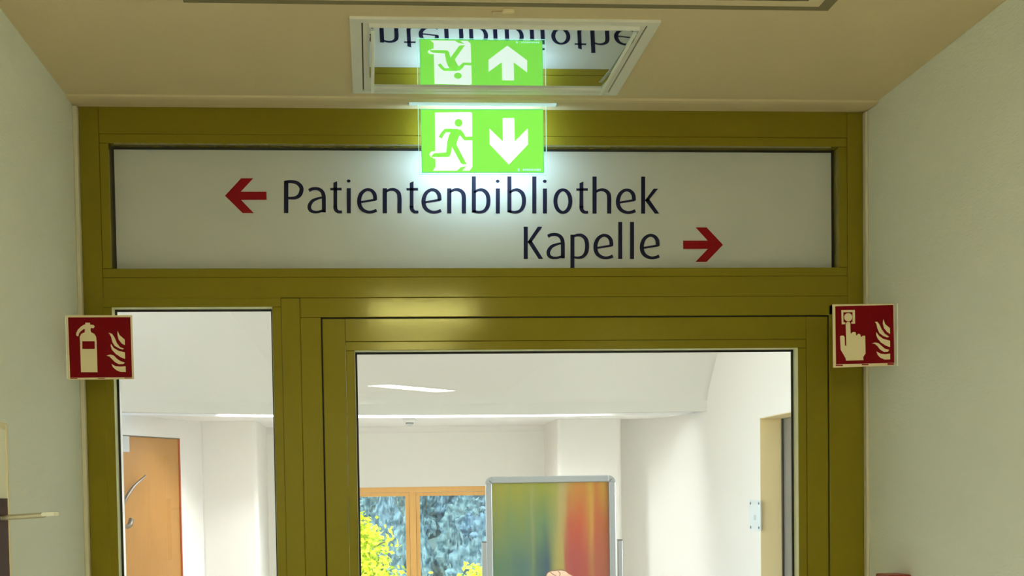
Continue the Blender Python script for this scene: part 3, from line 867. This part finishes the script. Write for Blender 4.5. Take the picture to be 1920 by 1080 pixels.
for k in range(3):
    add_box(bm, HR - 0.0086, HR - 0.0081, ym - 0.035 + 0.026 * k, ym - 0.020 + 0.026 * k, zm - 0.016, zm + 0.016 + 0.005 * (k % 2))
obj('emblem', bm, M['plaque_mark'], pq)

# far window with wooden frame
win3 = structure(empty('window_3', (0.3, YW, WZ0)))
fy0, fy1 = YW + 0.03, YW + 0.11
fw = 0.045
for x0, x1, z0, z1 in ((WX0, WX1, WZ1 - fw, WZ1), (WX0, WX1, WZ0, WZ0 + fw), (WX0, WX0 + fw, WZ0 + fw, WZ1 - fw), (WX1 - fw, WX1, WZ0 + fw, WZ1 - fw)):
    box('window_frame', x0, x1, fy0, fy1, z0, z1, M['wood_window'], win3, 0.003)
MX0, MX1 = 0.333, 0.388
box('window_frame', MX0, MX1, fy0, fy1, WZ0 + fw, WZ1 - fw, M['wood_window'], win3, 0.003)
sw = 0.034
for x0, x1 in ((WX0 + fw + 0.002, MX0 - 0.002), (MX1 + 0.002, WX1 - fw - 0.002)):
    z0, z1 = WZ0 + fw + 0.002, WZ1 - fw - 0.002
    for a0, a1, c0, c1 in ((x0, x1, z1 - sw, z1), (x0, x1, z0, z0 + sw), (x0, x0 + sw, z0 + sw, z1 - sw), (x1 - sw, x1, z0 + sw, z1 - sw)):
        box('sash', a0, a1, fy0 + 0.01, fy1 - 0.01, c0, c1, M['wood_window'], win3, 0.003)
    box('glass_pane', x0 + sw - 0.004, x1 - sw + 0.004, fy0 + 0.04, fy0 + 0.046, z0 + sw - 0.004, z1 - sw + 0.004, M['glass'], win3)
box('window_sill', WX0 - 0.03, WX1 + 0.03, YW - 0.16, YW + 0.029, WZ0 - 0.035, WZ0, M['white_metal'], win3, 0.004)

# smoke detector on the low ceiling
c = PY(768, 790, 12.62)
sd = props(empty('smoke_detector', (c.x, c.y, ZS)), 'small round white smoke detector under the low hall ceiling', 'detector')
def lathe(bm, cx, cy, prof_, n=28):
    rings = [[bm.verts.new((cx + r * math.cos(k * 2 * math.pi / n), cy + r * math.sin(k * 2 * math.pi / n), z)) for k in range(n)] for r, z in prof_]
    for p, q in zip(rings, rings[1:]):
        for k in range(n): bm.faces.new((p[k], p[(k + 1) % n], q[(k + 1) % n], q[k]))
    bm.faces.new(rings[0]); bm.faces.new(rings[-1][::-1])
bm = bmesh.new(); lathe(bm, c.x, c.y, [(0.052, ZS), (0.054, ZS - 0.018), (0.050, ZS - 0.027), (0.036, ZS - 0.030)]); obj('base', bm, M['white_metal'], sd, True)
bm = bmesh.new(); lathe(bm, c.x, c.y, [(0.030, ZS - 0.0295), (0.030, ZS - 0.041), (0.020, ZS - 0.050), (0.008, ZS - 0.052)]); obj('sensor_head', bm, M['grey_plastic'], sd, True)
bm = bmesh.new(); lathe(bm, c.x, c.y, [(0.031, ZS - 0.032), (0.0315, ZS - 0.037), (0.030, ZS - 0.038)]); obj('vent_ring', bm, M['alu_dark'], sd)

# ------------------------------------------------------------------ poster stand
YP = 7.85
tl, tr = PY(910, 897, YP), PY(1154.5, 893, YP)
bx0, bx1, bz1 = tl.x, tr.x - 0.002, PY(1030, 892.5, YP).z
bz0 = bz1 - 0.98
ps = props(empty('poster_stand', ((bx0 + bx1) / 2, YP, 0)), 'silver framed poster stand behind the glass door with a colourful green and red poster', 'poster stand')
pw = 0.032
r = 0.034
def prof_box(name, x0, x1, z0, z1):
    bm = bmesh.new(); add_box(bm, x0, x1, YP, YP + 0.022, z0, z1, 0.004, 3); return obj(name, bm, M['alu'], ps)
prof_box('frame_profile', bx0 + r, bx1 - r, bz1 - pw, bz1)
prof_box('frame_profile', bx0 + r, bx1 - r, bz0, bz0 + pw)
prof_box('frame_profile', bx0, bx0 + pw, bz0 + r, bz1 - r)
prof_box('frame_profile', bx1 - pw, bx1, bz0 + r, bz1 - r)
for cx, cz, a0 in ((bx0 + r, bz1 - r, math.pi / 2), (bx1 - r, bz1 - r, 0), (bx0 + r, bz0 + r, math.pi), (bx1 - r, bz0 + r, 1.5 * math.pi)):
    bm = bmesh.new()
    sx, sz = math.cos(a0 + math.pi / 4), math.sin(a0 + math.pi / 4)
    pts = [(cx, YP + 0.001, cz)] + [(cx + (r - 0.0005) * math.cos(a0 + k * math.pi / 16), YP + 0.001, cz + (r - 0.0005) * math.sin(a0 + k * math.pi / 16)) for k in range(9)]
    add_prism(bm, pts, (0, 0.02, 0))
    cn = obj('frame_corner', bm, M['alu'], ps)
    bm = bmesh.new()
    ribbon(bm, [(cx + sx * 0.004, cz + sz * 0.004, 0.004), (cx + sx * 0.022, cz + sz * 0.022, 0.004)], lambda x, z: Vector((x, YP + 0.0003, z)), curve=False)
    obj('corner_joint', bm, M['alu_dark'], cn)
bm = bmesh.new()
e0, e1, f0, f1 = bx0 + pw - 0.003, bx1 - pw + 0.003, bz0 + pw - 0.003, bz1 - pw + 0.003
add_box(bm, e0, e1, YP + 0.0115, YP + 0.0122, f0, f0 + 0.003); add_box(bm, e0, e1, YP + 0.0115, YP + 0.0122, f1 - 0.0045, f1)
add_box(bm, e0, e0 + 0.004, YP + 0.0115, YP + 0.0122, f0, f1); add_box(bm, e1 - 0.004, e1, YP + 0.0115, YP + 0.0122, f0, f1)
obj('inner_seal', bm, M['alu_dark'], ps)

# poster colours: two rows of vertical washes blended top to bottom
pm = bpy.data.materials.new('poster_print'); pm.use_nodes = True
nt = pm.node_tree; bs = nt.nodes['Principled BSDF']; bs.inputs['Roughness'].default_value = 0.6; bs.inputs['Specular IOR Level'].default_value = 0.12
tc = nt.nodes.new('ShaderNodeTexCoord'); sep = nt.nodes.new('ShaderNodeSeparateXYZ'); nt.links.new(tc.outputs['Object'], sep.inputs[0])
px0, px1 = bx0 + pw, bx1 - pw
PCX = (bx0 + bx1) / 2
def maprange(sock, a, b):
    n = nt.nodes.new('ShaderNodeMapRange'); n.inputs[1].default_value = a; n.inputs[2].default_value = b; nt.links.new(sock, n.inputs[0]); return n.outputs[0]
def srgb(c): return tuple(((v / 255 + 0.055) / 1.055) ** 2.4 if v > 10 else v / 255 / 12.92 for v in c)
def ramp(sock, stops, gain=0.62):
    n = nt.nodes.new('ShaderNodeValToRGB'); cr = n.color_ramp
    while len(cr.elements) < len(stops): cr.elements.new(0.5)
    for e, (p, c_) in zip(cr.elements, stops):
        e.position = p; e.color = (*[max(0.004, v * gain - 0.02) for v in srgb(c_)], 1)
    nt.links.new(sock, n.inputs[0]); return n.outputs[0]
ns = nt.nodes.new('ShaderNodeTexNoise'); ns.inputs['Scale'].default_value = 5; ns.inputs['Detail'].default_value = 5
mp = nt.nodes.new('ShaderNodeMapping'); mp.inputs['Scale'].default_value = (3.5, 1, 0.8); nt.links.new(tc.outputs['Object'], mp.inputs[0]); nt.links.new(mp.outputs[0], ns.inputs['Vector'])
def math_n(op, a_, b_):
    n = nt.nodes.new('ShaderNodeMath'); n.operation = op
    for i, v in enumerate((a_, b_)):
        if isinstance(v, (int, float)): n.inputs[i].default_value = v
        else: nt.links.new(v, n.inputs[i])
    return n.outputs[0]
u = maprange(sep.outputs['X'], px0 - PCX, px1 - PCX)
u = math_n('ADD', u, math_n('MULTIPLY', math_n('SUBTRACT', ns.outputs['Fac'], 0.5), 0.05))
v = maprange(sep.outputs['Z'], bz1 - pw, bz1 - pw - 0.46)
v = math_n('ADD', v, math_n('MULTIPLY', math_n('SUBTRACT', ns.outputs['Fac'], 0.5), 0.55))
top = ramp(u, [(0.0, (152, 146, 68)), (0.12, (150, 148, 62)), (0.32, (150, 150, 66)), (0.345, (160, 156, 88)), (0.40, (148, 150, 62)), (0.54, (156, 152, 80)), (0.60, (176, 158, 112)), (0.66, (180, 140, 72)),
               (0.75, (190, 130, 62)), (0.79, (184, 122, 60)), (0.84, (196, 152, 72)), (0.88, (184, 110, 60)), (0.95, (192, 146, 62)), (1.0, (180, 120, 62))])
mid = ramp(u, [(0.0, (132, 138, 84)), (0.12, (122, 138, 88)), (0.26, (116, 136, 90)), (0.32, (120, 138, 98)), (0.34, (142, 148, 102)), (0.37, (112, 136, 98)), (0.45, (104, 132, 100)), (0.52, (140, 146, 98)), (0.58, (176, 160, 104)),
               (0.62, (180, 142, 92)), (0.66, (188, 88, 70)), (0.75, (192, 82, 68)), (0.82, (192, 120, 70)), (0.845, (200, 148, 84)), (0.88, (186, 94, 64)), (1.0, (186, 104, 68))])
bot = ramp(u, [(0.0, (96, 128, 98)), (0.15, (92, 122, 104)), (0.26, (88, 116, 114)), (0.32, (98, 126, 116)), (0.34, (118, 134, 104)), (0.37, (90, 116, 106)), (0.42, (78, 104, 110)), (0.47, (66, 92, 112)), (0.50, (120, 124, 96)), (0.54, (172, 160, 96)), (0.60, (176, 156, 96)),
               (0.625, (178, 92, 84)), (0.68, (176, 74, 82)), (0.80, (178, 84, 78)), (0.845, (186, 122, 84)), (0.88, (178, 92, 82)), (1.0, (180, 96, 82))])
def mixc(f, a_, b_):
    n = nt.nodes.new('ShaderNodeMix'); n.data_type = 'RGBA'; nt.links.new(f, n.inputs[0]); nt.links.new(a_, n.inputs[6]); nt.links.new(b_, n.inputs[7]); return n.outputs[2]
f1_ = maprange(v, 0.02, 0.45); f2_ = maprange(v, 0.45, 0.88)
nt.links.new(mixc(f2_, mixc(f1_, top, mid), bot), bs.inputs['Base Color'])
bm = bmesh.new()
add_box(bm, bx0 + pw - 0.004, bx1 - pw + 0.004, YP + 0.0125, YP + 0.0145, bz0 + pw - 0.004, bz1 - pw + 0.004)
poster = obj('poster', bm, pm, ps)
PF = lambda x, y: PY(x, y, YP + 0.0122)
PF2 = lambda x, y: PY(x, y, YP + 0.0119)
bm = bmesh.new()
poly(bm, [(1022, 1090), (1024, 1078), (1030, 1072), (1042, 1070), (1052, 1069.5), (1060, 1071), (1066, 1076), (1074, 1080), (1080, 1100), (1060, 1130), (1030, 1130)], PF)
hand = obj('printed_hand', bm, M['skin'], poster)
bm = bmesh.new()
ribbon(bm, [(1022, 1088, 1.2), (1025, 1077, 1.4), (1031, 1071.5, 1.4), (1042, 1069.5, 1.6), (1053, 1068.8, 1.6), (1061, 1071, 1.2)], PF2)
ribbon(bm, [(1031, 1072, 1), (1036, 1076, 1.4), (1043, 1080, 1)], PF2)
ribbon(bm, [(1046, 1071, 1), (1050, 1075, 1.2), (1049, 1080, 1)], PF2)
obj('printed_hand_outline', bm, M['ink'], poster)
for px_, py_ in ((903.2, 1017), (1158, 1013)):
    a = PY(px_, py_, YP + 0.01); b = PY(px_ + 8.8, py_, YP + 0.01)
    bm = bmesh.new(); add_box(bm, a.x, b.x, YP + 0.002, YP + 0.028, 0.02, a.z, 0.003); pp = obj('pole', bm, M['alu'], ps)
    bm = bmesh.new(); add_box(bm, a.x - 0.001, b.x + 0.001, YP + 0.001, YP + 0.029, a.z + 0.0003, a.z + 0.004, 0.001); obj('pole_cap', bm, M['alu_dark'], pp)
    bm = bmesh.new(); add_box(bm, a.x - 0.01, b.x + 0.01, YP - 0.22, YP + 0.25, 0.0, 0.02, 0.006); obj('foot', bm, M['alu'], ps)

# ================================================================== outside
def terrain(x, y):
    if y < 190: return -14.0
    return -14.0 + (y - 190) * 0.36
bm = bmesh.new()
NX, NY = 30, 30
gv = [[bm.verts.new((-120 + 240 * i / NX, 15 + 420 * j / NY, terrain(-120 + 240 * i / NX, 15 + 420 * j / NY) - 0.2)) for i in range(NX + 1)] for j in range(NY + 1)]
for j in range(NY):
    for i in range(NX): bm.faces.new((gv[j][i], gv[j][i + 1], gv[j + 1][i + 1], gv[j + 1][i]))
structure(box('bounce_terrace', -14, 14, 14.3, 27, -0.9, -0.6, mat('bounce_gravel', (0.62, 0.60, 0.55), 0.9)))  # unseen pale ground added to bounce sunlight up into the hall
structure(obj('ground_outside', bm, mat('haze_tinted_meadow', (0.05, 0.10, 0.10), 0.9, noise_amt=0.3, noise_scale=0.5), None, True))  # same bluish haze tint put into the ground colour

fm = bpy.data.materials.new('haze_tinted_foliage'); fm.use_nodes = True  # bluish haze and glare put into the foliage colour
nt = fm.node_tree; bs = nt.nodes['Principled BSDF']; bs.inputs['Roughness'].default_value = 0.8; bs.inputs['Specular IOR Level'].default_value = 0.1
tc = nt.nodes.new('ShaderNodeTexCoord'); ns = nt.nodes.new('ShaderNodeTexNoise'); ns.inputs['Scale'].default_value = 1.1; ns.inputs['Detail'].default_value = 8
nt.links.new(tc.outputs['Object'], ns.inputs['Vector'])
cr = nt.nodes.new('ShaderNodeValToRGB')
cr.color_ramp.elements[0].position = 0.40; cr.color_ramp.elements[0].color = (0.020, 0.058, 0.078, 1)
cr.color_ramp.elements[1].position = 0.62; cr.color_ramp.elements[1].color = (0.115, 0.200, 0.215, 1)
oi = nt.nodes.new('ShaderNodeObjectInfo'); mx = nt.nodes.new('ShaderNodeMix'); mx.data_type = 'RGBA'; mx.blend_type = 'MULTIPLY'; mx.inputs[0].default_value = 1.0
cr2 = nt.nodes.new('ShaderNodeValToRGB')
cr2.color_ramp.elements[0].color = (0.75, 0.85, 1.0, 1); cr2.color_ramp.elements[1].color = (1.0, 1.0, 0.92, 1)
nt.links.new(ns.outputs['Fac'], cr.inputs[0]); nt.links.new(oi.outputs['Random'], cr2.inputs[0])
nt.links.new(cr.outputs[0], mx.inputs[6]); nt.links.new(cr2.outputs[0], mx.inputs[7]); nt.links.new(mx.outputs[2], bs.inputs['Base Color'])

def crown_mesh(name, seed, h, rad, conical):
    bm = bmesh.new()
    bmesh.ops.create_icosphere(bm, subdivisions=5, radius=1.0)
    for vtx in bm.verts:
        d = vtx.co.normalized()
        t = (d.z + 1) / 2
        wdt = (1 - t) ** 0.75 * 1.5 if conical else 1.0
        q = d * 2.2 + Vector((seed * 7.1, seed * 3.3, 0))
        n = 0.34 * noise.noise(q) + 0.24 * abs(noise.noise(q * 2.6)) + 0.15 * abs(noise.noise(q * 6.0)) + 0.10 * noise.noise(q * 13.0)
        k = 0.82 + n
        if conical:
            vtx.co = Vector((d.x * rad * k * (0.25 + wdt * 0.75), d.y * rad * k * (0.25 + wdt * 0.75), h * (0.5 + 0.5 * d.z * (0.9 + 0.5 * n))))
        else:
            vtx.co = Vector((d.x * rad * k, d.y * rad * k, h * (0.5 + 0.5 * d.z * k)))
    me = bpy.data.meshes.new(name)
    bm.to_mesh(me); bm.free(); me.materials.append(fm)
    return me
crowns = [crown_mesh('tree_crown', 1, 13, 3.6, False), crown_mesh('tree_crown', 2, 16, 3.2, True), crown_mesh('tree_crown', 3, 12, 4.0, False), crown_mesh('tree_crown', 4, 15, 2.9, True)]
rt = random.Random(3)
for row in range(11):
    y = 196 + row * 8.0
    half = 0.08 * y
    n = int(2 * half / 7.0)
    for k in range(n):
        x = -half + 2 * half * (k + 0.5 * (row % 2)) / n + rt.uniform(-1.4, 1.4) + 0.025 * y
        yy = y + rt.uniform(-2, 2)
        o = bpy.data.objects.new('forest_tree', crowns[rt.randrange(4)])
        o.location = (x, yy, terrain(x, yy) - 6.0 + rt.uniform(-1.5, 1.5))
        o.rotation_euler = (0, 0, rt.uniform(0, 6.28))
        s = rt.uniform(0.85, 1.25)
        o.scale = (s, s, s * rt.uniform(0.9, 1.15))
        props(o, 'blue-green haze-tinted tree of the dense hazy forest seen through the far window', 'tree', 'trees of the distant forest')
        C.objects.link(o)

# near sunlit trees with separate leaves
lm = mat('sunlit_leaf', (0.55, 0.64, 0.016), 0.6, spec=0.2, noise_amt=0.35, noise_scale=3)
bk = mat('bark', (0.16, 0.11, 0.07), 0.9)
def leafy_tree(label, x, y, ztop, rad, height, n, seed):
    rr = random.Random(seed)
    zg = -0.6
    t = props(empty('leafy_tree', (x, y, zg)), label, 'tree')
    bm = bmesh.new()
    add_tube(bm, [(x, y, zg), (x + 0.05, y, zg + (ztop - zg) * 0.5), (x, y, ztop - 0.25)], [0.14, 0.09, 0.02], 8)
    obj('trunk', bm, bk, t, True)
    for k in range(9):
        a = k * 2.4; z0 = ztop - 0.5 - height * (0.1 + 0.09 * k)
        L = rad * (0.35 + 0.06 * k)
        bm = bmesh.new(); add_tube(bm, [(x, y, z0), (x + math.cos(a) * L * 0.5, y + math.sin(a) * L * 0.5, z0 + 0.25), (x + math.cos(a) * L, y + math.sin(a) * L, z0 + 0.4)], [0.035, 0.025, 0.01], 6)
        obj('branch', bm, bk, t, True)
    bm = bmesh.new()
    clumps = []
    for k in range(90):
        tt = rr.random() ** 0.7
        rmax = rad * (0.12 + 0.88 * tt ** 0.8)
        a = rr.uniform(0, 6.283); q = rmax * math.sqrt(rr.random())
        clumps.append((x + q * math.cos(a), y + q * math.sin(a), ztop - 0.1 - height * tt, 0.16 + 0.16 * tt))
    for k in range(n):
        cx, cy, cz, cr_ = clumps[rr.randrange(len(clumps))]
        p = Vector((cx + rr.gauss(0, cr_), cy + rr.gauss(0, cr_), cz + rr.gauss(0, cr_ * 0.8)))
        if p.z > ztop: continue
        d = Vector((rr.gauss(0, 1), rr.gauss(0, 1), rr.gauss(0, 0.6))).normalized()
        w = d.cross(Vector((rr.gauss(0, 1), rr.gauss(0, 1), rr.gauss(0, 1)))).normalized()
        s = rr.uniform(0.03, 0.06)
        v0, v1, v2, v3 = (bm.verts.new(p + q_) for q_ in (d * s, w * s * 0.55, -d * s, -w * s * 0.55))
        bm.faces.new((v0, v1, v2, v3))
    props(obj('foliage', bm, lm, t), kind='stuff')
    return t
leafy_tree('bright yellow-green tree at the left of the far window', -0.52, 22.0, ZC - 0.16, 2.0, 3.4, 60000, 5)
leafy_tree('bright yellow-green treetop low in the far window beside the poster stand', 1.62, 22.5, ZC - 0.92, 0.9, 2.2, 20000, 9)
